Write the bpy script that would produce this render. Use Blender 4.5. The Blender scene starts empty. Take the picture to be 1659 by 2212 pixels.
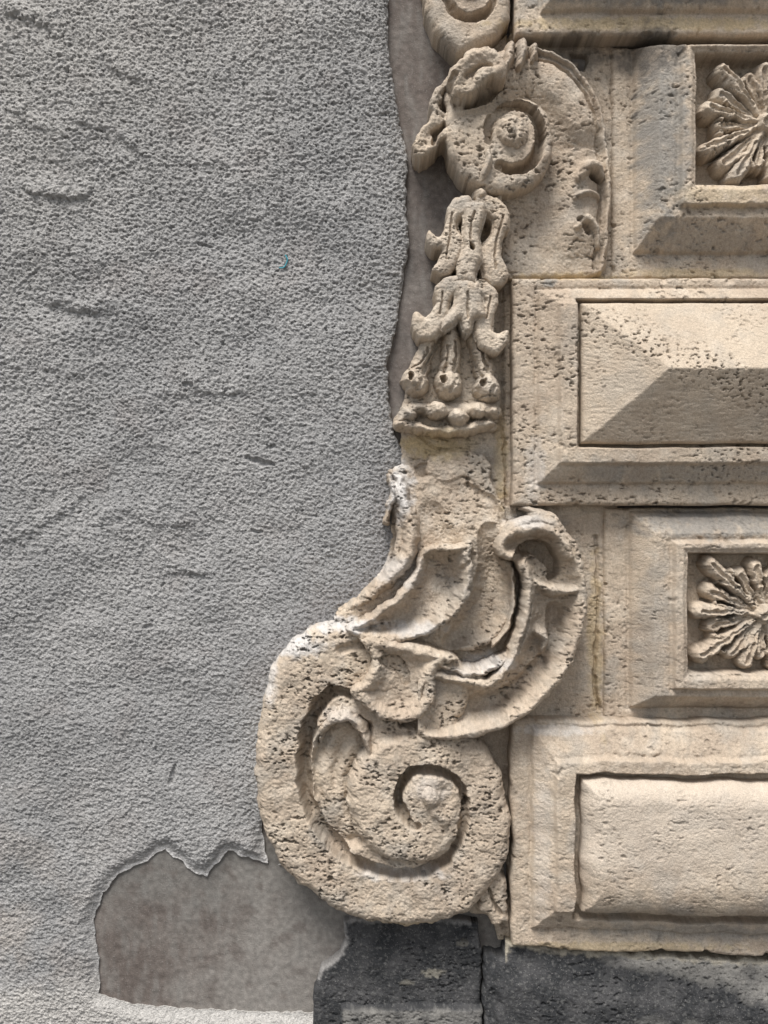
import bpy, math, numpy as np
from mathutils import Vector
F=np.float32
IMH=2212.0
CX,CZ=0.8295,1.106
ZS=1.3
# ------------------------------------------------------------------ noise
_rng=np.random.RandomState(7)
_ang=_rng.rand(64,256,256).astype(F)*2*np.pi
_GX=np.cos(_ang);_GY=np.sin(_ang)
def perlin(X,Y,sx,sy,seed):
    k=seed%64
    u=X/sx+seed*13.37;v=Y/sy+seed*7.91
    i=np.floor(u).astype(np.int32);j=np.floor(v).astype(np.int32)
    fu=(u-i).astype(F);fv=(v-j).astype(F)
    i0=i&255;j0=j&255;i1=(i+1)&255;j1=(j+1)&255
    gx=_GX[k];gy=_GY[k]
    def d(a,b,x,y): return gx[a,b]*x+gy[a,b]*y
    n00=d(i0,j0,fu,fv);n10=d(i1,j0,fu-1,fv);n01=d(i0,j1,fu,fv-1);n11=d(i1,j1,fu-1,fv-1)
    su=fu*fu*fu*(fu*(fu*6-15)+10);sv=fv*fv*fv*(fv*(fv*6-15)+10)
    a=n00+su*(n10-n00);b=n01+su*(n11-n01)
    return (a+sv*(b-a))*1.5
def fbm(X,Y,s,seed,o=3,g=.5,ax=1.,ay=1.,ridge=False):
    t=0;a=1.;sm=0
    c,sn=math.cos(.6),math.sin(.6)
    U,V=X/ax,Y/ay
    for q in range(o):
        n=perlin(U,V,s,s,seed+q*5)
        if ridge:n=.55-2*np.abs(n)
        t=t+a*n;sm+=a
        a*=g;s*=.5
        U,V=c*U-sn*V,sn*U+c*V
    return t/sm*1.25
def ss(a,b,x):
    t=np.clip((x-a)/(b-a),0,1);return t*t*(3-2*t)
# ------------------------------------------------------------------ curves
def crom(P,n=6,closed=False):
    P=np.array(P,dtype=float);N=len(P);out=[]
    rng=range(N) if closed else range(N-1)
    for i in rng:
        if closed: p0,p1,p2,p3=P[i-1],P[i],P[(i+1)%N],P[(i+2)%N]
        else: p0,p1,p2,p3=P[max(i-1,0)],P[i],P[i+1],P[min(i+2,N-1)]
        for k in range(n):
            t=k/n
            out.append(.5*((2*p1)+(-p0+p2)*t+(2*p0-5*p1+4*p2-p3)*t*t+(-p0+3*p1-3*p2+p3)*t**3))
    if not closed: out.append(P[-1])
    return np.array(out)
def sdpoly(X,Y,P):
    d=np.full(X.shape,1e12,F);ins=np.zeros(X.shape,bool)
    N=len(P)
    for i in range(N):
        ax,ay=P[i];bx,by=P[(i+1)%N]
        ex,ey=bx-ax,by-ay;L=ex*ex+ey*ey
        if L<1e-9: continue
        wx=X-ax;wy=Y-ay
        t=np.clip((wx*ex+wy*ey)/L,0,1)
        d=np.minimum(d,(wx-ex*t)**2+(wy-ey*t)**2)
        if ay!=by:
            c=((Y>=ay)!=(Y>=by))
            ins^=c&(X<ax+(Y-ay)/(by-ay)*ex)
    d=np.sqrt(d)
    return np.where(ins,d,-d)
def axis(lo,hi,st,flo,fhi,coarse=22.):
    a=[]
    if lo<flo: a+=list(np.arange(lo,flo,coarse))
    a+=list(np.arange(max(lo,flo),min(hi,fhi)+st*.5,st))
    if hi>fhi: a+=list(np.arange(a[-1]+coarse,hi+coarse,coarse))
    return np.array(a,dtype=F)
# ------------------------------------------------------------------ colour
BE1=np.array([.535,.443,.343]);BE2=np.array([.435,.352,.272]);BE3=np.array([.575,.50,.41])
GREY=np.array([.27,.255,.232]);LIME=np.array([.62,.60,.58]);YEL=np.array([.54,.42,.25]);DARK=np.array([.12,.105,.09])
STAINS_SHADE=[  # lime, yellow and grey stains, plus some shade painted into the colour
 (865,1060,26,60,LIME,.8),(850,1230,60,30,LIME,.4),(640,1385,60,26,LIME,.8),(740,1345,90,14,LIME,.8),(588,1450,16,60,LIME,.6),
 (900,1352,60,14,LIME,.6),(1060,1425,50,14,LIME,.6),(1000,1440,40,12,LIME,.4),(860,1870,90,12,LIME,.5),(1130,1125,40,14,LIME,.4),
 (740,1535,40,20,LIME,.3),(925,1680,40,25,LIME,.3),(1190,1570,90,10,LIME,.4),(1165,1800,16,160,LIME,.2),(1150,1010,18,60,LIME,.3),
 (945,960,70,30,YEL,1.),(1085,990,14,100,YEL,.8),(1290,1380,16,160,YEL,.6),(1400,70,300,14,YEL,.7),(1230,600,120,10,YEL,.6),(1500,590,160,12,YEL,.5),(1540,440,110,24,YEL,.35),
 (1300,2035,240,12,YEL,.6),(850,1980,120,8,YEL,.5),
 (1420,300,46,200,GREY,.85),(1395,120,60,50,DARK,.7),(1530,1130,160,30,GREY,.85),(1400,1400,30,180,GREY,.4),(1250,115,60,30,DARK,.7),
 (1410,15,260,20,GREY,.85),(1500,2000,220,20,GREY,.6),(1160,730,60,90,BE2,.5),(1185,615,14,12,GREY,.9),(1500,520,140,30,GREY,.5),(1480,1025,220,18,GREY,.4),  # grey on the down-facing lower bevels is painted shade
 (1060,1010,40,50,GREY,.5),(1050,1700,60,200,BE2,.5),(1150,1320,50,110,GREY,.3),(960,1300,120,60,GREY,.25),(1000,800,110,150,BE3,.5),(985,540,60,120,BE3,.5),
 (1000,460,50,16,GREY,.5),(965,625,40,14,GREY,.5),(1000,225,40,14,DARK,.3),(940,240,30,30,GREY,.4),(890,890,30,30,GREY,.35),(960,120,30,20,DARK,.4),(1020,1245,30,90,GREY,.3)]  # DARK entries paint shade under the curled leaf and between the scrolls
def stone_col(X,Y,seed=0,pit=None):
    a=ss(-.5,.5,fbm(X,Y,160,3,4))[...,None];b=ss(-.1,.6,fbm(X,Y,45,11,4))[...,None]
    c=BE1*(1-a)+BE2*a
    c=c*(1-.55*b)+BE3*.55*b
    g=ss(.05,.55,fbm(X,Y,90,21,4))[...,None]*.5
    c=c*(1-g)+np.array([.36,.33,.29])*g
    g=ss(.15,.5,fbm(X,Y,30,25,4))[...,None]*.3
    c=c*(1-g)+np.array([.32,.285,.24])*g
    nz=fbm(X,Y,22,31,4)
    for (x,y,rx,ry,col,s) in STAINS_SHADE:
        q=((X-x)/rx)**2+((Y-y)/ry)**2
        m=np.clip(s*ss(1.9,.1,q+nz*1.3),0,1)[...,None]
        c=c*(1-m)+col*m
    sp=1+.20*fbm(X,Y,6,41,3)
    c=c*sp[...,None]
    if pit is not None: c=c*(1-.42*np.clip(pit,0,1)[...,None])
    return c
# ------------------------------------------------------------------ materials
def material(name,bs=1.,bd=.0022,rough=.93,fine=420.,med=120.,speck=0.,lo=.80,hi=1.18):
    m=bpy.data.materials.new(name);m.use_nodes=True
    nt=m.node_tree;N=nt.nodes;L=nt.links
    b=N['Principled BSDF'];b.inputs['Roughness'].default_value=rough
    b.inputs['Specular IOR Level'].default_value=.2
    at=N.new('ShaderNodeAttribute');at.attribute_name='Col'
    geo=N.new('ShaderNodeNewGeometry')
    n1=N.new('ShaderNodeTexNoise');n1.inputs['Scale'].default_value=fine;n1.inputs['Detail'].default_value=5;n1.inputs['Roughness'].default_value=.65
    n2=N.new('ShaderNodeTexNoise');n2.inputs['Scale'].default_value=med;n2.inputs['Detail'].default_value=6;n2.inputs['Roughness'].default_value=.6
    for n in (n1,n2): L.new(geo.outputs['Position'],n.inputs['Vector'])
    mr=N.new('ShaderNodeMapRange');mr.inputs[1].default_value=.3;mr.inputs[2].default_value=.7;mr.inputs[3].default_value=lo;mr.inputs[4].default_value=hi
    L.new(n1.outputs['Fac'],mr.inputs[0])
    vm=N.new('ShaderNodeVectorMath');vm.operation='SCALE'
    L.new(at.outputs['Color'],vm.inputs[0]);L.new(mr.outputs[0],vm.inputs['Scale'])
    col=vm.outputs[0]
    if speck:
        v=N.new('ShaderNodeTexVoronoi');v.inputs['Scale'].default_value=260;L.new(geo.outputs['Position'],v.inputs['Vector'])
        r=N.new('ShaderNodeMapRange');r.inputs[1].default_value=.12;r.inputs[2].default_value=.3;r.inputs[3].default_value=speck;r.inputs[4].default_value=0
        L.new(v.outputs['Distance'],r.inputs[0])
        mu=N.new('ShaderNodeMath');mu.operation='MULTIPLY';L.new(r.outputs[0],mu.inputs[0])
        r2=N.new('ShaderNodeMapRange');r2.inputs[1].default_value=.46;r2.inputs[2].default_value=.62
        L.new(n2.outputs['Fac'],r2.inputs[0]);L.new(r2.outputs[0],mu.inputs[1])
        mx=N.new('ShaderNodeMix');mx.data_type='RGBA';L.new(mu.outputs[0],mx.inputs[0]);L.new(col,mx.inputs[6]);mx.inputs[7].default_value=(.40,.38,.36,1)
        col=mx.outputs[2]
    L.new(col,b.inputs['Base Color'])
    ad=N.new('ShaderNodeMath');ad.operation='MULTIPLY_ADD';L.new(n2.outputs['Fac'],ad.inputs[0]);ad.inputs[1].default_value=1.2;L.new(n1.outputs['Fac'],ad.inputs[2])
    bu=N.new('ShaderNodeBump');bu.inputs['Strength'].default_value=bs;bu.inputs['Distance'].default_value=bd
    L.new(ad.outputs[0],bu.inputs['Height']);L.new(bu.outputs[0],b.inputs['Normal'])
    return m
M_ST=material('weathered_beige_stone',.9,.0024,fine=460,med=200,lo=.74,hi=1.22)
M_PL=material('rough_grey_plaster',1.,.0048,.96,340,230,lo=.68,hi=1.30)
M_UN=material('smooth_brown_undercoat',.5,.0020,.85,420,160,speck=.5)
M_BA=material('dark_basalt',.8,.0026,.85,400,160,speck=.55,lo=.7,hi=1.3)
# ------------------------------------------------------------------ mesh
def make_mesh(name,xs,ys,X,Y,H,M,C,back,mat,parent=None):
    zs=ZS if mat in (M_ST,M_BA) else 1.
    H=H*zs;back=back*zs
    ny,nx=X.shape
    ins=M>0
    cell=ins[:-1,:-1]|ins[1:,:-1]|ins[:-1,1:]|ins[1:,1:]
    gy,gx=np.gradient(M,ys,xs)
    g2=np.maximum(gx*gx+gy*gy,.15)
    st=3.5
    k=np.where(M<0,-M/g2,0)
    dx=np.clip(k*gx,-st,st);dy=np.clip(k*gy,-st,st)
    PX=X+dx;PY=Y+dy
    use=np.zeros((ny,nx),bool)
    use[:-1,:-1]|=cell;use[1:,:-1]|=cell;use[:-1,1:]|=cell;use[1:,1:]|=cell
    idx=np.full((ny,nx),-1,np.int64);n=int(use.sum());idx[use]=np.arange(n)
    V=np.stack([PX[use]/1000,-H[use]/1000,(IMH-PY[use])/1000],1)
    Cc=C[use]
    a=idx[:-1,:-1][cell];b=idx[:-1,1:][cell];c=idx[1:,1:][cell];d=idx[1:,:-1][cell]
    Fs=np.stack([a,d,c,b],1)
    pc=np.pad(cell,1)
    up=cell&~pc[:-2,1:-1];dn=cell&~pc[2:,1:-1];lf=cell&~pc[1:-1,:-2];rt=cell&~pc[1:-1,2:]
    A=idx[:-1,:-1];B=idx[:-1,1:];Cq=idx[1:,1:];D=idx[1:,:-1]
    E=np.concatenate([np.stack([B[up],A[up]],1),np.stack([A[lf],D[lf]],1),np.stack([D[dn],Cq[dn]],1),np.stack([Cq[rt],B[rt]],1)])
    ub,inv=np.unique(E,return_inverse=True);inv=inv.reshape(E.shape)
    nb=len(ub)
    Vt=V[ub].copy();Vb=V[ub].copy();Vb[:,1]=-back/1000
    t0=n;b0=n+nb
    Sk=np.stack([t0+inv[:,1],t0+inv[:,0],b0+inv[:,0],b0+inv[:,1]],1)
    V=np.concatenate([V,Vt,Vb]);Fs=np.concatenate([Fs,Sk]);Cc=np.concatenate([Cc,Cc[ub],Cc[ub]*.9])
    org=np.array([(V[:,0].min()+V[:,0].max())/2,-back/1000,(V[:,2].min()+V[:,2].max())/2])
    me=bpy.data.meshes.new(name)
    me.vertices.add(len(V));me.vertices.foreach_set('co',(V-org).astype(F).ravel())
    me.loops.add(Fs.size);me.loops.foreach_set('vertex_index',Fs.astype(np.int32).ravel())
    me.polygons.add(len(Fs));me.polygons.foreach_set('loop_start',(np.arange(len(Fs))*4).astype(np.int32))
    me.polygons.foreach_set('use_smooth',np.ones(len(Fs),bool))
    at=me.attributes.new('Col','FLOAT_COLOR','POINT')
    cc=np.ones((len(V),4),F);cc[:,:3]=np.clip(Cc,0.01,.9);at.data.foreach_set('color',cc.ravel())
    me.update(calc_edges=True);me.validate()
    me.materials.append(mat)
    o=bpy.data.objects.new(name,me);bpy.context.scene.collection.objects.link(o)
    if parent is not None:
        o.parent=parent;o.location=Vector(org)-Vector(parent.location)
    else: o.location=org
    return o
def empty(name,x,y,h=0):
    o=bpy.data.objects.new(name,None);o.location=(x/1000,-h/1000,(IMH-y)/1000);o.empty_display_size=.05
    bpy.context.scene.collection.objects.link(o);return o
def tag(o,label,cat,group=None):
    o['label']=label;o['category']=cat
    if group:o['group']=group
class R:
    def __init__(s,x0,y0,x1,y1,st=2.,warp=3.,ws=28,flo=-20,fhi=1684,fyl=-20,fyh=2236):
        s.xs=axis(x0,x1,st,flo,fhi);s.ys=axis(y0,y1,st,fyl,fyh)
        s.X,s.Y=np.meshgrid(s.xs,s.ys)
        s.U=s.X+warp*fbm(s.X,s.Y,ws,50,3)*1.6;s.V=s.Y+warp*fbm(s.X,s.Y,ws,57,3)*1.6
        s.H=np.full(s.X.shape,-5,F);s.M=np.full(s.X.shape,-60,F);s.pit=np.zeros(s.X.shape,F)
    def poly(s,P,h,rnd=10,smooth=True,dish=0,dishr=60):
        if smooth:P=crom(P,4,True)
        sd=sdpoly(s.U,s.V,P)
        t=np.clip(sd/rnd,0,1)
        v=h-rnd+rnd*np.sqrt(np.clip(1-(1-t)**2,0,1))-dish*ss(0,dishr,sd)
        s.H=np.where(sd>-4,np.maximum(s.H,v),s.H);s.M=np.maximum(s.M,sd)
        return sd
    def bowl(s,P,rim,floor,w=20,edge=9,smooth=True):
        if smooth:P=crom(P,4,True)
        sd=sdpoly(s.U,s.V,P)
        t=np.clip(sd/edge,0,1)
        e=np.clip(sd-edge,0,None)
        v=floor+(rim-floor)*np.exp(-(e/w)**1.6)-edge*(1-np.sqrt(np.clip(1-(1-t)**2,0,1)))*1.6
        s.H=np.where(sd>-4,np.maximum(s.H,v),s.H);s.M=np.maximum(s.M,sd)
        return sd
    def _seg(s,P,fn,pad=5):
        P=crom(P,6)
        for i in range(len(P)-1):
            a,b=P[i],P[i+1];r=max(a[2],b[2])+pad
            w=8
            x0,x1=min(a[0],b[0])-r-w,max(a[0],b[0])+r+w;y0,y1=min(a[1],b[1])-r-w,max(a[1],b[1])+r+w
            i0,i1=np.searchsorted(s.xs,[x0,x1]);j0,j1=np.searchsorted(s.ys,[y0,y1])
            if i1<=i0 or j1<=j0: continue
            sl=(slice(j0,j1),slice(i0,i1))
            U=s.U[sl];V=s.V[sl]
            ex,ey=b[0]-a[0],b[1]-a[1];L=ex*ex+ey*ey+1e-6
            t=np.clip(((U-a[0])*ex+(V-a[1])*ey)/L,0,1)
            d=np.hypot(U-a[0]-ex*t,V-a[1]-ey*t)
            fn(sl,d,a[2]+(b[2]-a[2])*t,a[3]+(b[3]-a[3])*t)
    def cap(s,P,base=15,p=.5,mask=True):
        def fn(sl,d,r,h):
            q=np.clip(1-(d/r)**2,0,1)**p
            v=base+(h-base)*q
            s.H[sl]=np.where(d<r+3,np.maximum(s.H[sl],v),s.H[sl])
            if mask:s.M[sl]=np.maximum(s.M[sl],r-d)
        s._seg(P,fn)
    def carve(s,P,p=1.):
        D=np.zeros(s.X.shape,F)
        def fn(sl,d,r,h):
            q=np.clip(1-(d/r)**2,0,1)**p
            D[sl]=np.maximum(D[sl],h*q)
        s._seg(P,fn);s.H=s.H-D
    def rough(s,a=1.,pits=1.,seed=0,pd=5.,mid=1.):
        X,Y=s.X,s.Y
        s.H=s.H+a*(2.6*fbm(X,Y,70,60+seed,3)+mid*.8*fbm(X,Y,20,61+seed,3,.6)+.75*fbm(X,Y,5.5,62+seed,2))
        pm=ss(-.3,.35,fbm(X,Y,110,63+seed,2))*.8+.2
        p=fbm(X,Y,7.,64+seed,3,.6,ax=1.6,ay=.9)
        pt=ss(.27,.46,p)*pm*pits
        p2=ss(.36,.5,fbm(X,Y,14,66+seed,3,.55,ax=1.7,ay=.8))*pm*pits
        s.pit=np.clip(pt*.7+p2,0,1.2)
        s.H=s.H-pd*(.6*pt+1.0*p2)
    def build(s,name,back=-4,mat=None,parent=None,col=None):
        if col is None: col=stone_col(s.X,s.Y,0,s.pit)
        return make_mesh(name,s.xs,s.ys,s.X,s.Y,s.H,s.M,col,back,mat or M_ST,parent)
def recr(s,o,i):
    return np.clip(np.minimum(np.minimum((s.U-o[0])/(i[0]-o[0]),(s.V-o[1])/(i[1]-o[1])),np.minimum((o[2]-s.U)/(o[2]-i[2]),(o[3]-s.V)/(o[3]-i[3]))),0,1)
def rsd(s,r):
    return np.minimum(np.minimum(s.U-r[0],r[2]-s.U),np.minimum(s.V-r[1],r[3]-s.V))

# ================================================================== WALL
patch=[(190,2000),(215,1940),(240,1908),(262,1893),(310,1872),(328,1858),(350,1844),(366,1862),(385,1872),(405,1894),(440,1906),(455,1886),(472,1868),(486,1850),(500,1850),(520,1862),(545,1868),(575,1878),(640,1890),(760,1960),(780,2040),(735,2075),(700,2095),(690,2140),(690,2207),(520,2203),(330,2194),(270,2186),(205,2166),(203,2100)]
main=[(-2600,-1500),(830,-1500),(838,-20),(838,60),(846,150),(862,240),(882,330),(876,420),(884,520),(868,620),(856,700),(836,780),(842,860),(850,925),(864,960),(885,1003),(850,1010),(850,1080),(848,1120),(856,1180),(830,1240),(770,1310),(740,1345),(670,1372),(615,1410),(600,1450),(585,1600),(578,1720),(560,1800),(575,1880),(800,1900),(900,2000),(800,2300),(800,2712),(-2600,2712)]
w=R(-1500,-900,900,2712,1.6,warp=3.,ws=24)
sd1=sdpoly(w.U,w.V,main);sd2=-sdpoly(w.U,w.V,patch)
w.M=np.minimum(sd1,sd2)
X,Y=w.X,w.Y
H=18+9*fbm(X,Y,280,5,3)+6.*fbm(X,Y,120,9,2,ax=1.5)
upper=ss(2100,100,Y+X*.3)
g1=fbm(X,Y,16,12,3,.65,ax=1.35);g2=fbm(X,Y,7.5,14,2,.7,ax=1.15)
H=H+1.9*g1+(2.7+1.1*upper)*g2+1.3*fbm(X,Y,4.,15,1)
pt=ss(.2,.5,fbm(X,Y,8.5,17,3,.65,ax=1.25))
H=H-(1.5+2.1*upper)*pt
deep=ss(.50,.66,fbm(X,Y,18,19,3,.6,ax=1.4))*ss(.05,.45,fbm(X,Y,150,23,2));H=H-5*deep
w.H=H.astype(F)
brk=fbm(X,Y,38,27,3)
def lip(pts,d,wd):
    P=crom(pts,8)
    x0,x1=P[:,0].min(),P[:,0].max()
    yl=np.interp(w.U,P[:,0],P[:,1])+8*brk
    t=(w.V-yl)
    en=ss(x0,x0+55,w.U)*ss(x1,x1-55,w.U)*(.35+.65*ss(-.35,.25,fbm(X,Y,30,29,2)))
    f=ss(-6,6,t)*np.exp(-np.clip(t,0,None)/(wd*2))*en
    w.H-=d*.62*f
    w.H+=d*.5*np.exp(-((t+14)/20)**2)*en
lip([(20,395),(90,418),(150,422),(215,395)],17,12)
lip([(120,270),(170,258),(240,280),(300,330),(345,372)],9,34)
lip([(-20,205),(40,250),(120,290)],11,16)
lip([(-40,5),(50,30),(100,48),(140,40)],17,16)
lip([(50,636),(130,660),(190,672),(260,668)],17,10)
lip([(320,1243),(400,1240),(480,1248)],11,12)
lip([(300,860),(400,850),(520,846),(560,835)],7,18)
lip([(340,800),(400,828),(450,836)],8,14)
lip([(-30,1170),(40,1165),(110,1120),(220,1050)],7,34)
lip([(170,1150),(270,1110),(340,1140),(440,1130)],6,34)
lip([(200,900),(300,930),(440,900)],5,38)
lip([(180,90),(260,150),(350,170)],8,34)
lip([(40,780),(160,810),(300,770)],5,40)
lip([(350,330),(480,350),(600,320)],5,40)
lip([(500,1400),(420,1450),(300,1440)][::-1],4,40)
for P in ([(530,985,6,9),(560,997,8,12),(585,1000,6,10)],[(575,965,4,8),(590,960,4,8)],[(365,1695,8,10),(372,1665,6,7)],[(425,520,5,8),(450,525,4,8)],[(133,140,6,9),(136,143,6,9)],
          [(785,790,5,8),(792,788,5,8)],[(540,1145,5,6),(560,1150,5,6)],[(395,825,6,9),(408,830,6,9)],[(312,1355,5,7),(322,1358,5,7)],[(575,905,4,7),(580,908,4,7)]):
    w.carve(P,.7)
edge=np.minimum(w.M,60)
low=ss(1780,1830,Y)
w.H=w.H*(1-low*(1-(.28+.72*ss(0,30,edge))))-(1-low)*5*np.clip(1-edge/7,0,1)**2
c1=np.array([.415,.406,.396]);c2=np.array([.355,.350,.345]);c3=np.array([.470,.450,.422])
a=ss(-.5,.5,fbm(X,Y,230,71,4))[...,None]
c=c1*(1-a)+c2*a
b=(ss(900,-100,Y+X*.55+140*fbm(X,Y,200,73,3))*.85)[...,None];c=c*(1-b)+c3*b
rb=(ss(.15,.7,fbm(X,Y,140,75,3))*.3)[...,None];c=c*(1-rb)+np.array([.355,.322,.305])*rb
gb=(ss(.15,.6,fbm(X,Y,60,76,4))*.35)[...,None];c=c*(1-gb)+np.array([.47,.46,.45])*gb
bl=(ss(1500,2150,Y)*ss(330,0,X)*ss(-.3,.5,fbm(X,Y,90,77,3)))[...,None]*.6;c=c*(1-bl)+np.array([.45,.40,.355])*bl
lo=(ss(2115,2172,Y+20*fbm(X,Y,40,79,3)))[...,None]*.8;c=c*(1-lo)+np.array([.56,.535,.50])*lo
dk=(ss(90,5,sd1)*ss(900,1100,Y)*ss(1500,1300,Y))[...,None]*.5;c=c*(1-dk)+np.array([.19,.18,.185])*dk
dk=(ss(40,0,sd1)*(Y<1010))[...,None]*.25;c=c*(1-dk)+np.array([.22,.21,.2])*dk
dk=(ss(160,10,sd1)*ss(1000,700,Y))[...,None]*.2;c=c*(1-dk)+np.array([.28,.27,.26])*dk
ed=(ss(12,3,edge+9*fbm(X,Y,22,81,3))*ss(1800,1830,Y)*ss(1960,1880,Y))[...,None]*.9;c=c*(1-ed)+np.array([.72,.70,.68])*ed
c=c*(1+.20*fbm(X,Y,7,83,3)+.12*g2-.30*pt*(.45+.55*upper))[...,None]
u=R(-1500,-900,2600,2712,4.,warp=0)
u.M[:]=50;u.H=(1.4*fbm(u.X,u.Y,120,85,3)+1.*fbm(u.X,u.Y,16,86,3)).astype(F)
a=ss(-.5,.5,fbm(u.X,u.Y,120,87,4))[...,None]
cu=np.array([.125,.104,.092])*(1-a)+np.array([.165,.145,.130])*a
g=(ss(-.1,.5,fbm(u.X,u.Y,40,88,4,ax=.45,ay=2.2)))[...,None]*.5;cu=cu*(1-g)+np.array([.20,.188,.173])*g
g=(ss(2060,1900,u.Y+80*fbm(u.X,u.Y,60,84,3))*ss(1800,1860,u.Y))[...,None]*.6;cu=cu*(1-g)+np.array([.175,.17,.157])*g
g=(ss(380,640,u.X+.5*(u.Y-2000)+130*fbm(u.X,u.Y,80,82,4))*ss(1850,1900,u.Y))[...,None]*.7;cu=cu*(1-g)+np.array([.24,.225,.205])*g
g=(ss(.1,.5,fbm(u.X,u.Y,50,80,4)))[...,None]*.5;cu=cu*(1-g)+np.array([.105,.086,.076])*g
g=(ss(200,600,u.Y)*ss(1100,900,u.Y))[...,None]*.3;cu=cu*(1-g)+np.array([.17,.158,.15])*g
cu=cu*(1+.3*fbm(u.X,u.Y,11,78,2))[...,None]
wall=make_mesh('plastered_wall',u.xs,u.ys,u.X,u.Y,u.H,u.M,cu,-120,M_UN)
tag(wall,'brown-grey undercoated wall under broken grey roughcast plaster','wall')
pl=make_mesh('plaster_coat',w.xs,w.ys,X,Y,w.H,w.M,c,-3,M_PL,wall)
pl['label']='rough grey plaster coat with broken pale edges'

# ================================================================== BACKING PANEL
back=[(1000,120),(1060,90),(1105,60),(1105,-300),(1340,-300),(1340,2060),(1080,2040),(1060,1990),(900,1960),(760,1930),(640,1850),(590,1750),(590,1500),(640,1400),(740,1340),(800,1270),(840,1200),(846,1090),(842,1015),(866,1000),(866,925),(900,880),(925,800),(965,700),(975,620),(985,520),(1010,450),(1010,400),(985,340),(985,200)]
p=R(820-270,-300,1345,2070,2.,warp=3)
p.poly(back,16,6,smooth=False)
p.carve([(1101,-50,3,14),(1101,60,3,14),(1102,110,3,14)])
p.carve([(1243,112,9,20),(1262,118,11,24),(1262,135,10,24)],.5)
p.carve([(1292,1160,5,8),(1296,1300,4,8),(1290,1470,5,12),(1300,1540,5,12)])
p.carve([(1085,605,4,6),(1088,800,4,5),(1092,940,4,8),(1096,1090,4,10)])
p.carve([(1097,1800,4,20),(1096,1860,6,28),(1097,1960,5,20)])
p.carve([(905,940,5,4),(960,985,5,5),(900,1010,4,5)])
p.rough(1.2,.7,1)
panel=p.build('carved_stone_panel',-3)
tag(panel,'flat weathered beige stone ground behind the carved scrolls','stone panel')

# ================================================================== TOP SCROLL
T=R(900,-200,1115,150,2.,warp=2.5)
T.poly([(915,-180),(914,0),(920,45),(938,85),(962,112),(990,130),(1025,120),(1062,100),(1090,68),(1099,30),(1100,-180)],70,22)
T.carve([(962,-60,9,30),(962,10,11,36),(978,45,11,36),(1010,58,11,36),(1045,46,10,34),(1062,15,8,28),(1064,-40,8,28)],.6)
T.rough(.9,.7,2)
topsc=T.build('carved_scroll')
tag(topsc,'beige stone scroll end with rounded spiral eye','carved scroll','carved scrolls on the door surround')
T=R(960,-60,1060,60,2.,warp=3);T.cap([(1012,-8,43,80),(1013,-6,43,80)],40,.4);T.rough(1,.8,3);T.build('scroll_eye',20,parent=topsc)

# ================================================================== UPPER SCROLL
S=R(925,95,1330,610,2.,warp=2.5)
S.poly([(1000,150),(1055,124),(1110,112),(1160,114),(1205,130),(1250,165),(1285,215),(1303,270),(1312,340),(1316,430),(1312,520),(1300,592),(1200,603),(1105,604),(1078,600),(1078,540),(1070,450),(1040,425),(1000,400),(972,365),(962,325),(962,290),(960,255),(955,225),(970,180)],38,14)
th=np.arctan2(-(S.V-320),S.U-1110)
ramp=np.where(S.V<320,np.clip(th/np.pi,0,1),np.where(S.U<1080,1.,0.))
S.H=np.where(S.H>5,S.H+32*ramp,S.H)
rr_=np.hypot((S.U-1110)/200,(S.V-320)/205)
band=ss(.42,.70,rr_)*ss(1.02,.80,rr_)
S.H+=np.where(S.V<330,19*band*ss(-.1,.35,th),19*ss(1175,1235,S.U)*ss(1310,1255,S.U)*ss(600,480,S.V)*1.)
S.cap([(1110,120,6,68),(1150,120,7,66),(1205,136,8,62),(1247,170,8,58),(1280,218,8,56),(1298,276,8,54),(1306,345,8,53),(1310,430,8,52),(1305,520,7,50),(1296,585,6,46)],28)
S.carve([(1130,138,5,9),(1195,152,5,10),(1236,184,5,10),(1266,226,5,10),(1284,280,5,10),(1291,345,5,10),(1294,430,5,10),(1289,520,5,9),(1282,580,4,6)],.6)
S.cap([(1245,395,12,68),(1262,370,16,76),(1288,372,12,72),(1294,390,8,62)],32,.42)
S.carve([(1275,388,7,34),(1287,395,6,32)],.5)
S.cap([(1238,435,9,68),(1262,425,10,70),(1288,430,6,58)],34,.42)
S.cap([(1240,500,8,64),(1262,480,12,70),(1283,500,9,64),(1290,540,5,52)],32,.42)
S.carve([(1250,480,7,16),(1266,505,8,20)],.5)
S.carve([(985,252,10,26),(1015,240,12,38),(1050,224,10,32),(1076,205,8,20)],.6)
S.rough(1.2,1.1,4,mid=.9)
us=S.build('carved_scroll')
tag(us,'large beige stone scroll with worn leaf fragments','carved scroll','carved scrolls on the door surround')
V=R(930,210,1200,445,2.,warp=2.)
V.poly([(1058,262),(1085,240),(1130,236),(1165,256),(1186,308),(1180,370),(1152,412),(1105,432),(1055,435),(1010,412),(975,374),(960,328),(962,292),(985,272),(1030,268)],92,20)
V.carve([(1048,330,7,20),(1052,292,13,50),(1074,264,14,60),(1105,253,13,60),(1136,264,13,58),(1154,298,13,58),(1155,342,13,56),(1134,376,13,54),(1100,388,14,52),(1070,380,10,28)],.42)
V.rough(1.2,1.,5,mid=.9)
V.build('volute',5,parent=us)
V=R(1040,250,1165,372,2.,warp=3,ws=18);V.cap([(1097,306,44,110),(1100,313,44,110)],30,.32);V.carve([(1070,330,8,6),(1095,345,7,6),(1110,285,6,5)]);V.rough(2.2,1.3,6);V.build('scroll_eye',20,parent=us)
V=R(880,140,1100,375,2.,warp=4,ws=22)
V.poly([(985,185),(948,200),(926,240),(930,270),(902,302),(890,342),(910,360),(936,342),(955,320),(980,308),(995,262),(1005,225)],86,16,dish=12,dishr=30)
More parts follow.
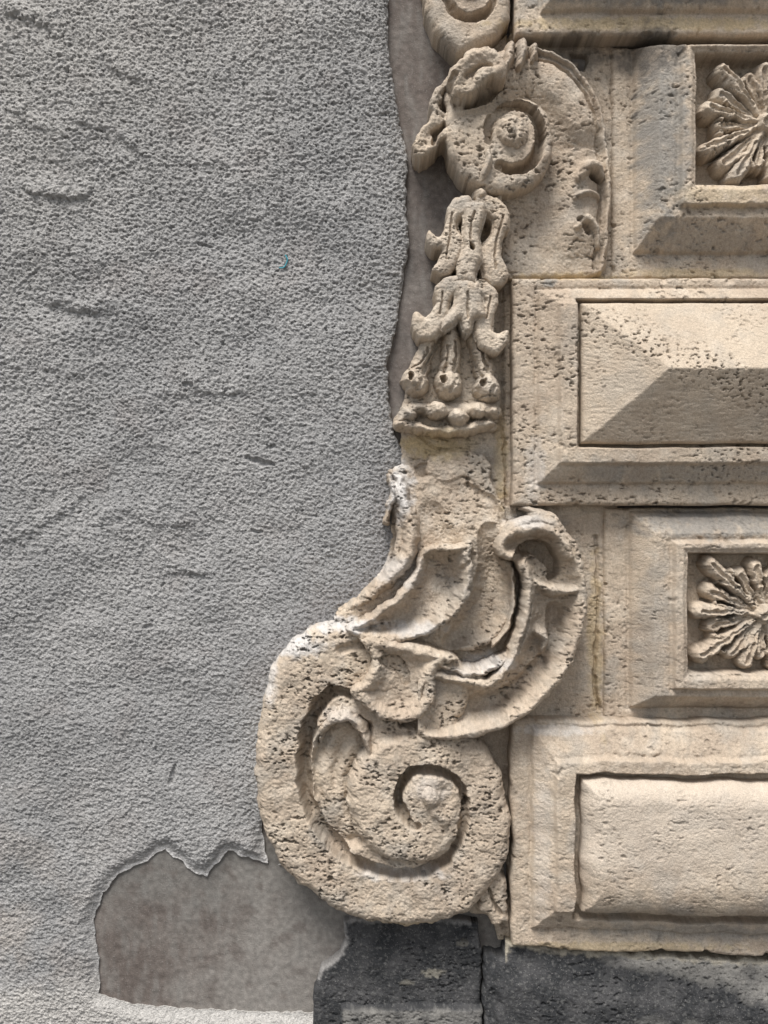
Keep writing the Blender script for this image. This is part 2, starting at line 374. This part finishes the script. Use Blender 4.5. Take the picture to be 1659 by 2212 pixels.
V.poly([(968,234),(972,190),(1002,156),(1046,146),(1084,174),(1078,208),(1048,208),(1032,226),(1014,244),(986,248)],128,20,dish=12,dishr=36)
V.carve([(938,308,8,36),(956,290,7,28),(930,328,5,18)],.5);V.carve([(958,252,10,22),(964,222,8,24),(978,205,6,14)],.7)
V.carve([(1000,205,8,12),(1024,188,8,14),(1050,184,6,10)])
V.rough(2.,1.3,7);V.build('curled_leaf',-2,parent=us)
V=R(1070,100,1165,200,2.,warp=2,ws=18)
V.cap([(1098,120,14,84),(1092,150,14,98),(1084,176,11,100)],30);V.cap([(1122,114,14,86),(1122,140,14,96),(1113,168,9,94)],30);V.cap([(1146,120,11,80),(1147,138,11,88),(1142,155,7,84)],30)
V.rough(1.3,.8,8);V.build('leaf_wrap',5,parent=us)

# ================================================================== GARLAND
ga=empty('bellflower_garland',985,680)
tag(ga,'hanging beige stone bellflower garland with round pendants','stone garland')
G=R(1005,335,1080,465,1.6,warp=1.5,ws=18)
G.cap([(1047,352,11,102),(1048,372,14,108),(1040,398,16,104),(1034,412,13,94)],20,.45)
G.cap([(1033,434,19,94),(1034,438,19,94)],10,.4);G.rough(.8,.5,9);G.build('bead_stem',-2,parent=ga)
G=R(905,430,1110,645,1.4,warp=2.,ws=22)
G.poly([(974,475),(990,452),(1072,452),(1084,490),(1076,560),(1062,604),(1000,614),(974,582),(964,550),(958,522)],32,8)
G.poly([(1014,442),(984,442),(964,464),(960,500),(952,518),(940,526),(925,512),(918,528),(932,551),(951,554),(943,574),(933,597),(956,608),(980,593),(992,562),(997,532),(986,515),(983,495),(995,486),(1012,482)],90,13)
G.poly([(999,460),(1035,457),(1043,481),(1033,505),(1028,530),(1035,555),(1034,579),(1022,602),(1020,626),(993,628),(982,612),(988,580),(995,555),(996,525),(997,495)],102,15)
G.poly([(1023,440),(1068,445),(1093,472),(1095,505),(1081,527),(1075,546),(1078,570),(1091,595),(1088,618),(1063,634),(1044,620),(1035,590),(1031,560),(1041,539),(1059,519),(1061,497),(1054,485),(1034,477)],90,13)
G.carve([(1018,480,3,7),(1012,512,3,8),(1011,545,3,7)]);G.carve([(972,480,3,7),(968,525,3,8),(960,575,3,7)]);G.carve([(1079,485,3,7),(1064,545,3,8),(1064,595,3,8)])
G.carve([(1012,548,5,30),(1014,556,5,26)],.6)
G.rough(1.2,1.,10,mid=1.);G.build('bellflower',-2,parent=ga)
G=R(880,600,1100,780,1.4,warp=2.,ws=22)
G.poly([(946,640),(1058,640),(1062,690),(1054,742),(1000,748),(938,742),(928,715),(942,680)],34,8)
G.poly([(1001,612),(962,610),(938,632),(938,664),(928,687),(915,697),(896,684),(887,712),(905,742),(933,742),(957,715),(968,685),(969,664),(978,652),(999,650)],92,13)
G.poly([(982,622),(1025,628),(1032,655),(1042,696),(1019,700),(1009,730),(995,727),(990,702),(973,716),(950,724),(954,702),(976,678),(980,655)],104,15)
G.poly([(1004,612),(1046,621),(1069,646),(1068,675),(1059,700),(1058,717),(1067,730),(1092,724),(1088,755),(1060,775),(1030,759),(1020,730),(1023,702),(1036,681),(1039,666),(1029,655),(1009,652)],92,13)
G.carve([(1004,648,3,7),(1004,700,3,8)]);G.carve([(952,645,3,7),(947,690,3,8)]);G.carve([(1054,655,3,7),(1045,700,3,8)])
G.rough(1.2,1.,12,mid=1.);G.build('bellflower',-2,parent=ga)
G=R(850,690,1100,950,1.8,warp=3.,ws=22)
G.poly([(932,715),(1000,705),(1053,720),(1072,790),(1084,860),(1078,925),(1040,934),(870,934),(866,900),(876,840),(894,775),(912,730)],34,14)
G.rough(1.4,1.,13);G.build('husk_ground',-2,parent=ga)
for (pts,bx,by,r,sd_) in (([(932,722,18,62),(920,765,21,66),(906,795,23,72)],898,828,30,14),([(974,712,20,68),(974,755,24,74),(970,795,26,76)],968,833,32,15),([(1020,715,18,64),(1032,760,22,70),(1043,800,24,74)],1051,842,31,16)):
    G=R(bx-70,690,bx+70,by+45,1.5,warp=3,ws=20)
    G.cap(pts+[(bx,by,23,76)],8,.45)
    G.cap([(bx-2,by-5,r,90),(bx+2,by+5,r-2,92)],8,.42)
    G.carve([(bx-12,by-10,7,26),(bx-11,by-6,7,26)],.5)
    G.carve([(pts[0][0]+6,745,4,12),(pts[1][0]+7,775,4,14),(pts[2][0]+8,805,4,10)]);G.carve([(pts[0][0]-8,755,3,10),(pts[1][0]-10,785,3,10),(bx-14,by-22,3,8)])
    G.carve([(bx+10,by+2,6,8),(bx+2,by+16,6,8)])
    G.rough(1.5,1.,sd_);G.build('pendant',-2,parent=ga)
G=R(835,860,1095,955,1.5,warp=3,ws=20)
G.cap([(858,916,10,62),(880,892,19,68),(905,882,16,64),(945,888,18,64),(1000,888,20,66),(1050,888,22,68),(1074,894,13,60)],8,.42)
G.cap([(860,918,10,66),(885,920,14,72),(920,930,12,66),(960,932,13,68),(1010,928,15,70),(1055,914,14,66)],8,.42)
for bx,by,r,h in((942,888,22,94),(987,903,23,96),(1026,890,18,88),(882,897,16,88),(1060,892,13,84)):G.cap([(bx,by,r,h),(bx+3,by+2,r,h)],20,.45)
G.rough(1.5,1.,17);G.build('pendant_base',-2,parent=ga)

# ================================================================== LOWER SCROLL
ls=empty('carved_scroll',860,1600)
tag(ls,'large pitted beige stone scroll sprouting acanthus leaves','carved scroll','carved scrolls on the door surround')
B=R(700,945,1130,1430,2.,warp=4,ws=34)
B.poly([(890,1005),(915,1030),(960,1000),(1040,1000),(1062,1040),(1092,1105),(1092,1190),(1115,1250),(1102,1340),(1050,1395),(960,1405),(860,1370),(760,1350),(720,1330),(780,1290),(840,1240),(852,1160),(848,1080),(850,1015)],36,14,dish=4,dishr=70)
B.poly([(930,985),(1000,970),(1050,985),(1060,1030),(1035,1055),(1010,1035),(960,1045),(925,1025)],38,12)
B.H+=12*ss(1000,1150,B.V)
B.carve([(1010,1045,8,8),(1035,1065,10,9),(1068,1085,10,10),(1084,1125,9,10)]);B.carve([(930,1110,30,10),(960,1180,40,10),(1010,1200,20,8)])
B.carve([(1055,1150,24,12),(1064,1250,40,30),(1038,1330,44,36),(975,1382,22,24)],.8)
B.rough(2.,1.3,18);B.build('scroll_neck',-2,parent=ls)
B=R(725,995,925,1345,2.,warp=4,ws=24)
B.cap([(846,1018,8,48),(862,1035,14,56),(868,1075,20,68),(884,1120,23,76),(888,1165,22,82),(872,1212,22,84),(832,1256,21,76),(785,1295,16,62),(742,1322,10,46)],6,.5)
B.cap([(842,1030,8,56),(850,1060,10,64),(842,1090,9,62),(836,1130,8,54)],6,.45)
B.rough(1.8,1.1,19);B.build('leaf_edge',-2,parent=ls)
B=R(730,1160,1025,1390,2.,warp=4,ws=24)
B.bowl([(905,1186),(945,1174),(985,1172),(1014,1166),(1010,1195),(1016,1235),(1008,1282),(980,1326),(932,1358),(870,1378),(800,1378),(750,1352),(800,1318),(852,1282),(884,1240),(898,1210)],104,46,17,11)
B.H-=46*np.exp(-((B.U-880)/60)**2-((B.V-1200)/55)**2)
B.carve([(1004,1215,6,10),(996,1225,6,10)]);B.carve([(970,1330,7,8),(960,1320,6,8)])
B.rough(1.9,1.3,20);B.build('leaf_lip',-2,parent=ls)
A=R(900,1085,1270,1590,2.,warp=3.2,ws=28)
A.bowl([(1068,1195),(1068,1162),(1095,1134),(1140,1112),(1190,1124),(1228,1166),(1250,1230),(1254,1300),(1240,1375),(1208,1445),(1150,1512),(1080,1558),(1000,1578),(900,1572),(905,1440),(985,1446),(1050,1452),(1088,1404),(1112,1340),(1122,1270),(1108,1215),(1084,1205)],106,56,20,11)
A.cap([(1078,1192,9,78),(1082,1166,14,96),(1108,1146,20,112),(1150,1138,21,116),(1192,1155,20,114),(1218,1200,17,110)],24,.45)
A.cap([(1128,1098,7,56),(1150,1106,11,82),(1185,1116,11,88),(1205,1136,9,90)],20,.45)
A.carve([(1106,1208,10,34),(1122,1188,14,56),(1150,1180,16,68),(1174,1194,18,68),(1190,1222,16,60),(1186,1240,10,34)],.45)
A.cap([(1228,1268,16,98),(1192,1270,18,96),(1160,1262,16,90),(1136,1240,11,84),(1124,1206,7,74)],30,.45)
A.cap([(1146,1262,13,86),(1138,1310,13,86),(1122,1365,13,86),(1100,1415,12,84),(1078,1448,9,76)],30,.45)
A.cap([(1154,1356,13,88),(1168,1370,14,88),(1166,1402,8,76)],30,.42)
A.carve([(1192,1312,18,20),(1192,1355,18,20),(1180,1408,18,20),(1140,1455,18,18),(1090,1492,20,16),(1015,1515,20,12)],.9)
A.carve([(1138,1300,4,8),(1128,1350,4,9),(1108,1400,4,7)])
A.rough(1.8,1.2,22,mid=1.);A.build('acanthus_leaf',-2,parent=ls)
A=R(1060,1170,1140,1420,2.,warp=2.5,ws=24)
A.cap([(1104,1230,5,64),(1104,1310,7,70),(1082,1368,8,70),(1042,1400,7,64),(1000,1410,4,56)],20,.5)
A.rough(1.,.5,23);A.build('leaf_stem',-2,parent=ls)
D=R(540,1335,1115,2000,2.,warp=4.,ws=32)
D.poly([(655,1362),(720,1342),(790,1345),(850,1362),(930,1400),(1000,1430),(1010,1500),(990,1560),(1040,1600),(1075,1655),(1092,1720),(1098,1780),(1085,1850),(1050,1910),(990,1960),(900,1984),(800,1976),(710,1938),(630,1876),(582,1800),(560,1720),(557,1620),(570,1510),(598,1425)],84,28)
inner=crom([(690,1590),(712,1545),(755,1530),(800,1560),(778,1640),(765,1720),(785,1790),(750,1810),(715,1780),(688,1720),(676,1650)],4,True)
sdi=sdpoly(D.U,D.V,inner);D.H=np.where((sdi>-8),np.minimum(D.H,84-26*ss(-8,6,sdi)+12*np.exp(-(sdi-30)**2/320)),D.H)
coil=crom([(1000,1590),(960,1572),(880,1566),(808,1592),(768,1640),(754,1700),(768,1768),(810,1820),(870,1844),(938,1838),(980,1800),(996,1750),(1000,1700),(1020,1650)],4,True)
sdc=sdpoly(D.U,D.V,coil)
bump=np.where(sdc>-3,78+24*np.sqrt(np.clip(ss(-3,22,sdc),0,1))*ss(1050,900,D.U),-99)
D.H=np.maximum(D.H,bump)
G1=[(800,1500,8,10),(765,1492,12,26),(722,1486,14,44),(687,1520,16,50),(667,1576,17,52),(660,1650,16,50),(671,1722,15,48),(704,1784,15,46),(750,1828,14,44),(808,1858,13,42),(868,1868,13,42),(930,1856,13,40),(974,1822,11,38),(994,1778,10,32),(1002,1724,9,28)]
D.carve(G1,.5)
D.carve([(1002,1724,8,24),(986,1680,9,34),(954,1652,12,46),(912,1644,13,50),(878,1658,12,52),(860,1698,12,50),(871,1740,10,40),(898,1762,8,22)],.45)
D.carve([(740,1395,14,10),(800,1380,12,12)])
D.carve([(870,1548,12,30),(900,1556,10,20)],.7)
D.rough(1.8,1.6,24,pd=5.5,mid=1.);D.build('volute',-2,parent=ls)
E=R(855,1640,1000,1800,2.,warp=4,ws=20);E.cap([(920,1694,34,112),(928,1704,34,112)],30,.38);E.cap([(937,1728,28,106),(957,1752,24,102),(938,1774,12,90)],30,.4);E.carve([(922,1738,5,12),(902,1730,5,10)]);E.rough(2.2,1.3,25);E.build('scroll_eye',10,parent=ls)
E=R(680,1490,830,1650,2.,warp=3.5,ws=22)
E.cap([(694,1595,7,74),(702,1558,13,94),(728,1536,18,106),(760,1536,18,108),(784,1560,15,106),(796,1594,13,102),(798,1630,9,94)],30,.45)
E.cap([(735,1530,10,96),(740,1508,7,86)],30,.45)
E.rough(1.6,1.2,27);E.build('curled_leaf',10,parent=ls)
E=R(750,1350,1110,1560,2.,warp=4,ws=24)
E.bowl([(782,1368),(850,1372),(905,1384),(960,1400),(990,1412),(948,1426),(936,1452),(936,1496),(912,1528),(872,1546),(830,1540),(793,1515),(760,1478),(790,1452),(804,1412)],114,92,18,13)
E.carve([(826,1416,10,40),(850,1420,15,54),(868,1438,13,50),(874,1458,8,28)],.45)
E.cap([(935,1418,12,106),(975,1434,12,104),(1020,1444,12,104),(1060,1430,11,100),(1094,1406,6,86)],40,.48)
E.cap([(1000,1448,8,94),(1040,1460,9,92),(1066,1476,4,80)],40,.45)
E.rough(2.,1.4,28);E.build('acanthus_leaf',10,parent=ls)
E=R(1010,1845,1110,2005,2.,warp=4,ws=20)
E.poly([(1030,1890),(1050,1862),(1072,1875),(1090,1890),(1095,1980),(1064,1990),(1048,1965),(1030,1955)],60,12,smooth=False)
E.carve([(1045,1890,5,12),(1062,1935,5,14),(1080,1965,4,10)]);E.rough(1.8,1,29);E.build('broken_fragment',-2,parent=ls)

# ================================================================== BLOCKS
GR='stone blocks stacked along the door surround'
def block(name,rect,b_o,b_i,h0,h1,seed,rec=None,recd=0,groove=None,warp=1.8,ws=110,pits=.7,ra=.8,skew=0,step=9,frame=None):
    K=R(rect[0]-12,rect[1]-12,rect[2]+12,rect[3]+30,2.,warp=warp,ws=ws)
    if skew: K.V=K.V-skew*(K.U-1100)*ss(1900,2040,K.V)
    sd=rsd(K,rect);K.M=sd.astype(F)
    t=recr(K,b_o,b_i)
    ed=np.clip(sd/9,0,1)
    fr=frame or b_i
    K.H=(h0-9+9*np.sqrt(np.clip(1-(1-ed)**2,0,1))+(h1-h0)*t).astype(F)
    K.H=K.H-2.*np.exp(-((rsd(K,b_o)+3)/4)**2)+6*ss(-2,4,rsd(K,b_o))+step*ss(-3,4,rsd(K,fr))-1.5*np.exp(-((rsd(K,fr)+5)/4)**2)
    if rec:
        sr=rsd(K,rec);K.H=K.H-recd*ss(-2,4,sr)-6*ss(-14,-3,sr)
    if groove:
        sr=rsd(K,groove[0]);K.H=K.H-groove[1]*ss(-3,3,sr)
    K.rough(ra,pits,seed,pd=4.2,mid=.9)
    ch=ss(.3,.6,fbm(K.X,K.Y,35,90+seed%9,3))*np.exp(-(rsd(K,fr)/9)**2);K.H-=6*ch
    ch=ss(.3,.6,fbm(K.X,K.Y,30,93+seed%9,3))*np.exp(-(sd/10)**2);K.H-=8*ch
    return K.build(name,-2)
b0=block('coffered_stone_block',(1107,-420,2185,92),(1162,-390,2130,46),(1208,-350,2080,0),66,96,30,groove=((1245,-300,2045,-50),26),pits=.6)
tag(b0,'beige stone block with sloping underside, its shade painted grey','stone block',GR)  # underside darkness is shade painted into the stone colour
b1=block('rosette_panel_block',(1324,95,1965,600),(1370,102,1912,546),(1412,122,1818,484),26,72,31,rec=(1486,142,1785,416),recd=50,pits=.85,ra=.9,frame=(1454,124,1830,462),step=12)
tag(b1,'grey-stained stone block with sunken square rosette panel','stone block',GR)
b2=block('coffered_stone_block',(1105,606,2185,1092),(1156,632,2130,1046),(1196,668,2080,1005),60,84,32,groove=((1235,659,2050,970),32),pits=1.2,ra=.8)
tag(b2,'pitted beige stone block with pyramid-shaped boss','stone block',GR)
b3=block('rosette_panel_block',(1308,1097,1980,1562),(1362,1106,1917,1530),(1402,1150,1835,1496),26,68,33,rec=(1470,1193,1803,1446),recd=46,pits=.65,ra=.9,frame=(1440,1168,1832,1480),step=12)
tag(b3,'beige stone block with sunken leafy rosette and grey stains','stone block',GR)
b4=block('coffered_stone_block',(1101,1551,2190,2035),(1144,1566,2140,1990),(1190,1625,2085,1945),58,82,34,groove=((1231,1655,2050,1966),32),pits=.5,ra=1.2,warp=4.5,ws=90,skew=.035)
tag(b4,'worn beige stone block with cushion-shaped boss','stone block',GR)
K=R(1240,662,2050,972,2.,warp=1.4,ws=110);rc=(1243,668,2043,963);K.M=rsd(K,rc).astype(F)
t=np.clip(np.minimum(np.minimum((K.U-rc[0])/162,(rc[2]-K.U)/162),np.minimum((K.V-rc[1])/148,(rc[3]-K.V)/147)),0,1)
K.H=(92+66*t-6*np.clip(1-K.M/6,0,1)**2).astype(F)
K.rough(.5,0,35,mid=.5)
pm=ss(-.1,.35,fbm(K.X,K.Y,90,36,2))*.9+.1
dm=ss(70,0,abs((K.Y-720)-(K.X-1260)*.42))
pt=ss(.22,.40,fbm(K.X,K.Y,8,37,4,.6,ax=1.4,ay=.85))*np.clip(pm*.35+dm*.75,0,1)
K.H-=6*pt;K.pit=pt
Ur=K.X*.96+K.Y*.28;Vr=-K.X*.28+K.Y*.96
K.H-=.8*ss(.1,.5,fbm(np.where(K.Y<815,Ur,K.X),np.where(K.Y<815,Vr,K.Y),6,38,2,.5,ax=6,ay=.7))
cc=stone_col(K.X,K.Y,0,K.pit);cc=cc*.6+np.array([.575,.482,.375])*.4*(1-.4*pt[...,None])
K.build('diamond_boss',30,parent=b2,col=cc)
K=R(1238,1655,2050,1962,2.,warp=4.5,ws=90);rc=(1243,1664,2043,1947);K.V=K.V-.02*(K.U-1247);K.M=rsd(K,rc).astype(F)
t=np.clip(np.minimum(np.minimum((K.U-rc[0])/45,(rc[2]-K.U)/45),np.minimum((K.V-rc[1])/45,(rc[3]-K.V)/75)),0,1)
K.H=(84+38*np.sqrt(np.clip(1-(1-t)**1.8,0,1))).astype(F)
K.rough(.9,.5,39,mid=.4)
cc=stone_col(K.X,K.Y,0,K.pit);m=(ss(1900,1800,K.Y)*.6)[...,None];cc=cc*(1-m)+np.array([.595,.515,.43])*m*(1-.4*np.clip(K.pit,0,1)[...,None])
K.build('cushion_boss',30,parent=b4,col=cc)
# rosettes: broad acanthus lobes fanning out of a central boss
def rosette(cx,cy,rec,base,top,par,seed,rot=0.):
    r=R(rec[0]-4,rec[1]-4,rec[2]+4,rec[3]+4,1.5,warp=3.2,ws=24)
    W=(rec[3]-rec[1])/2;hx=cx-rec[0]
    rg=np.random.RandomState(seed)
    n=20
    for k in list(range(0,n,2))+list(range(1,n,2)):
        an=2*math.pi*(k+.5)/n+rot+rg.uniform(-.04,.04)
        reach=min(hx/max(abs(math.cos(an)),1e-3),W/max(abs(math.sin(an)),1e-3))
        L=reach*(.97 if k%2==0 else .80)*rg.uniform(.95,1.02)
        wd=L*math.tan(math.pi/n)
        def Q(a,b,r_,h):return (cx+a*math.cos(an)-b*math.sin(an),cy+a*math.sin(an)+b*math.cos(an),r_,h)
        rt=min(max(wd*.92,11),20)
        h=top if k%2==0 else top-9
        r.cap([Q(16,0,8,h-14),Q(L*.35,0,max(rt*.55,8),h-8),Q(L*.62,0,rt*.85,h),Q(L-rt,rg.uniform(-4,4),rt,h+3)],base,.33)
        r.carve([Q(L*.3,0,3,5),Q(L*.6,0,5,8),Q(L-rt*1.1,0,6,9)])
        if k%2==0:
            for s in(-1,1):
                r.cap([Q(L*.5,s*4,8,h-5),Q(L*.64,s*rt*.95,8.5,h-4)],base,.35)
    for k in range(n//2):
        an=2*math.pi*(k*2+1.5)/n+rot
        for s in(-1,1):
            b=an+s*math.pi/n
            reach=min(hx/max(abs(math.cos(b)),1e-3),W/max(abs(math.sin(b)),1e-3))
            if (k+(s>0))%2==0 or rg.rand()<.4:
                r.carve([(cx+reach*.38*math.cos(b),cy+reach*.38*math.sin(b),3,22),(cx+reach*.60*math.cos(b),cy+reach*.60*math.sin(b),5,36)],.5)
    r.cap([(cx,cy,26,top+10),(cx+1,cy+1,26,top+10)],base,.4)
    r.carve([(cx-6,cy+4,8,12),(cx+4,cy-5,6,10)],.6)
    r.M=np.minimum(r.M,np.minimum(np.minimum(r.X-rec[0],rec[2]-r.X),np.minimum(r.Y-rec[1],rec[3]-r.Y))+3)
    r.rough(1.5,1.1,seed,mid=1.6);r.build('rosette',base-6,parent=par)
rosette(1642,282,(1489,144,1795,413),28,84,b1,40,.05)
rosette(1638,1322,(1473,1195,1803,1445),26,80,b3,41,-.07)

# ================================================================== PLINTH
def darkcol(K,lightx):
    X,Y=K.X,K.Y
    a=ss(-.4,.5,fbm(X,Y,60,91,4))[...,None]
    c=np.array([.034,.035,.037])*(1-a)+np.array([.068,.067,.068])*a
    sp=ss(.12,.5,fbm(X,Y,9,92,3,.65))[...,None]*.5;c=c*(1-sp)+np.array([.16,.157,.15])*sp
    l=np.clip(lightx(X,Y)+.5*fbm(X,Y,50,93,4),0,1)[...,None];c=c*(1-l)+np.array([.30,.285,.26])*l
    for (x,y,rx,ry,s) in((935,2105,24,9,.6),(880,2125,14,6,.4),(1000,2040,12,7,.3)):
        m=np.clip(s*ss(1.8,.1,((X-x)/rx)**2+((Y-y)/ry)**2+1.4*fbm(X,Y,10,94,4)),0,1)[...,None];c=c*(1-m)+np.array([.36,.33,.27])*m
    return c
K=R(660,1975,1060,2712,2.,warp=2.5,ws=26)
K.poly([(742,1995),(760,1984),(840,1990),(930,1984),(1000,1992),(1034,1996),(1042,2060),(1041,2130),(1041,2174),(1041,2712),(674,2712),(676,2140),(694,2098),(730,2070),(744,2040)],30,8,smooth=False)
K.H+=ss(2172,2178,K.V)*16*(K.U>735)
K.rough(1.1,1.,43)
e=ss(12,2,K.M+5*fbm(K.X,K.Y,14,95,2))*((K.Y<2120)&(K.X<1020))
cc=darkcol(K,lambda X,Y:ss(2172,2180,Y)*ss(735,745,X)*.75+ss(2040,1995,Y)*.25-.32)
cc=cc*(1-.5*e[...,None])+np.array([.42,.40,.38])*.5*e[...,None]
o=K.build('basalt_plinth_block',-2,M_BA,col=cc);tag(o,'nearly black worn basalt plinth block with lime stains','plinth block','basalt plinth blocks under the door surround')
K=R(1035,2010,2200,2712,2.,warp=4,ws=26)
K.poly([(1044,2060),(1085,2062),(1092,2028),(1150,2040),(1260,2050),(1400,2058),(1560,2068),(1700,2072),(2190,2075),(2190,2712),(1046,2712)],44,8,smooth=False)
K.H+=16*ss(2040,2140,K.V-.1*(K.U-1100));K.H-=12*ss(1082,1060,K.U)
K.rough(1.1,.9,44)
e=ss(14,3,K.M+7*fbm(K.X,K.Y,14,96,3))*(K.X>1090)
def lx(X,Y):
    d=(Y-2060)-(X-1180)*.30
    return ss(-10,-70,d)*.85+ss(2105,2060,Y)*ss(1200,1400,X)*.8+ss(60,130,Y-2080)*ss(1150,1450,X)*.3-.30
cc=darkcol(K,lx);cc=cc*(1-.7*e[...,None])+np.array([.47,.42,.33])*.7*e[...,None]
o=K.build('basalt_plinth_block',-2,M_BA,col=cc);tag(o,'dark grey basalt plinth block streaked with pale lime','plinth block','basalt plinth blocks under the door surround')

# ================================================================== THREAD
def tube(name,pts,r,mat):
    P=crom(pts,8);n=len(P);vs=[];fs=[];k=8
    for i in range(n):
        t=Vector(P[min(i+1,n-1)])-Vector(P[max(i-1,0)]);t.normalize()
        a=t.cross(Vector((0,1,0))).normalized();b=t.cross(a)
        rr=r*(.5 if i in(0,n-1) else 1)
        for j in range(k):
            q=2*math.pi*j/k;vs.append(Vector(P[i])+a*rr*math.cos(q)+b*rr*math.sin(q))
    for i in range(n-1):
        for j in range(k):fs.append((i*k+j,i*k+(j+1)%k,(i+1)*k+(j+1)%k,(i+1)*k+j))
    fs.append(tuple(range(k)));fs.append(tuple(range((n-1)*k,n*k))[::-1])
    c=sum(vs,Vector())/len(vs)
    me=bpy.data.meshes.new(name);me.from_pydata([v-c for v in vs],[],fs);me.materials.append(mat)
    for q in me.polygons:q.use_smooth=True
    o=bpy.data.objects.new(name,me);o.location=c;bpy.context.scene.collection.objects.link(o);return o
mt=bpy.data.materials.new('teal_fibre');mt.use_nodes=True
bb=mt.node_tree.nodes['Principled BSDF'];bb.inputs['Roughness'].default_value=.6
nn=mt.node_tree.nodes.new('ShaderNodeTexNoise');nn.inputs['Scale'].default_value=80
rr=mt.node_tree.nodes.new('ShaderNodeValToRGB');rr.color_ramp.elements[0].color=(.02,.16,.21,1);rr.color_ramp.elements[1].color=(.04,.30,.36,1)
mt.node_tree.links.new(nn.outputs['Fac'],rr.inputs[0]);mt.node_tree.links.new(rr.outputs[0],bb.inputs['Base Color'])
def hs_(x,y):
    j=int(np.argmin(abs(w.ys-y)));i=int(np.argmin(abs(w.xs-x)));return float(w.H[j-3:j+4,i-3:i+4].max())
def wp(x,y):return (x/1000,-(hs_(x,y)+1.4)/1000,(IMH-y)/1000)
o=tube('teal_thread',[wp(600,572),wp(610,571),wp(616,562),wp(618,552),wp(613,543)],.0015,mt)
tag(o,'tiny curved teal thread stuck on grey plaster','thread')

# ================================================================== PAVEMENT
me=bpy.data.meshes.new('pavement');me.from_pydata([(-30,-40,0),(30,-40,0),(30,.1,0),(-30,.1,0)],[],[(0,1,2,3)])
mp=bpy.data.materials.new('pavement_stone');mp.use_nodes=True
bb=mp.node_tree.nodes['Principled BSDF'];bb.inputs['Roughness'].default_value=.9
tx=mp.node_tree.nodes.new('ShaderNodeTexCoord');br=mp.node_tree.nodes.new('ShaderNodeTexBrick');br.inputs['Scale'].default_value=1.6
br.inputs['Color1'].default_value=(.13,.12,.11,1);br.inputs['Color2'].default_value=(.10,.095,.09,1);br.inputs['Mortar'].default_value=(.05,.05,.05,1);br.inputs['Mortar Size'].default_value=.01
mp.node_tree.links.new(tx.outputs['Object'],br.inputs['Vector']);mp.node_tree.links.new(br.outputs['Color'],bb.inputs['Base Color'])
me.materials.append(mp);o=bpy.data.objects.new('pavement',me);o.location=(0,0,-.5);bpy.context.scene.collection.objects.link(o);o['kind']='structure'

# ================================================================== LIGHT / CAMERA
sc=bpy.context.scene
wd=bpy.data.worlds.new('World');sc.world=wd;wd.use_nodes=True
nt=wd.node_tree;bg=nt.nodes['Background'];sky=nt.nodes.new('ShaderNodeTexSky');sky.sky_type='NISHITA';sky.sun_disc=False
d=Vector((-.24,-.56,1.06)).normalized()
el=math.asin(d.z);az=math.atan2(d.x,d.y)
sky.sun_elevation=el;sky.sun_rotation=az
hs=nt.nodes.new('ShaderNodeHueSaturation');hs.inputs['Saturation'].default_value=.3
nt.links.new(sky.outputs[0],hs.inputs['Color']);nt.links.new(hs.outputs[0],bg.inputs['Color']);bg.inputs['Strength'].default_value=.15
sl=bpy.data.lights.new('sun','SUN');sl.energy=5.0;sl.angle=math.radians(28);sl.color=(1,.97,.93)
so=bpy.data.objects.new('sun',sl);so.rotation_euler=d.to_track_quat('Z','Y').to_euler();so.location=(0,-3,5);sc.collection.objects.link(so)
cam=bpy.data.cameras.new('camera');co=bpy.data.objects.new('camera',cam);sc.collection.objects.link(co)
DD=2.4;co.location=(CX,-DD,CZ);co.rotation_euler=(math.pi/2,0,0)
cam.sensor_fit='VERTICAL';cam.angle=2*math.atan(1.106/(DD-.045));cam.clip_start=.05;cam.clip_end=200
sc.camera=co
sc.view_settings.view_transform='Standard';sc.view_settings.look='None';sc.view_settings.exposure=0
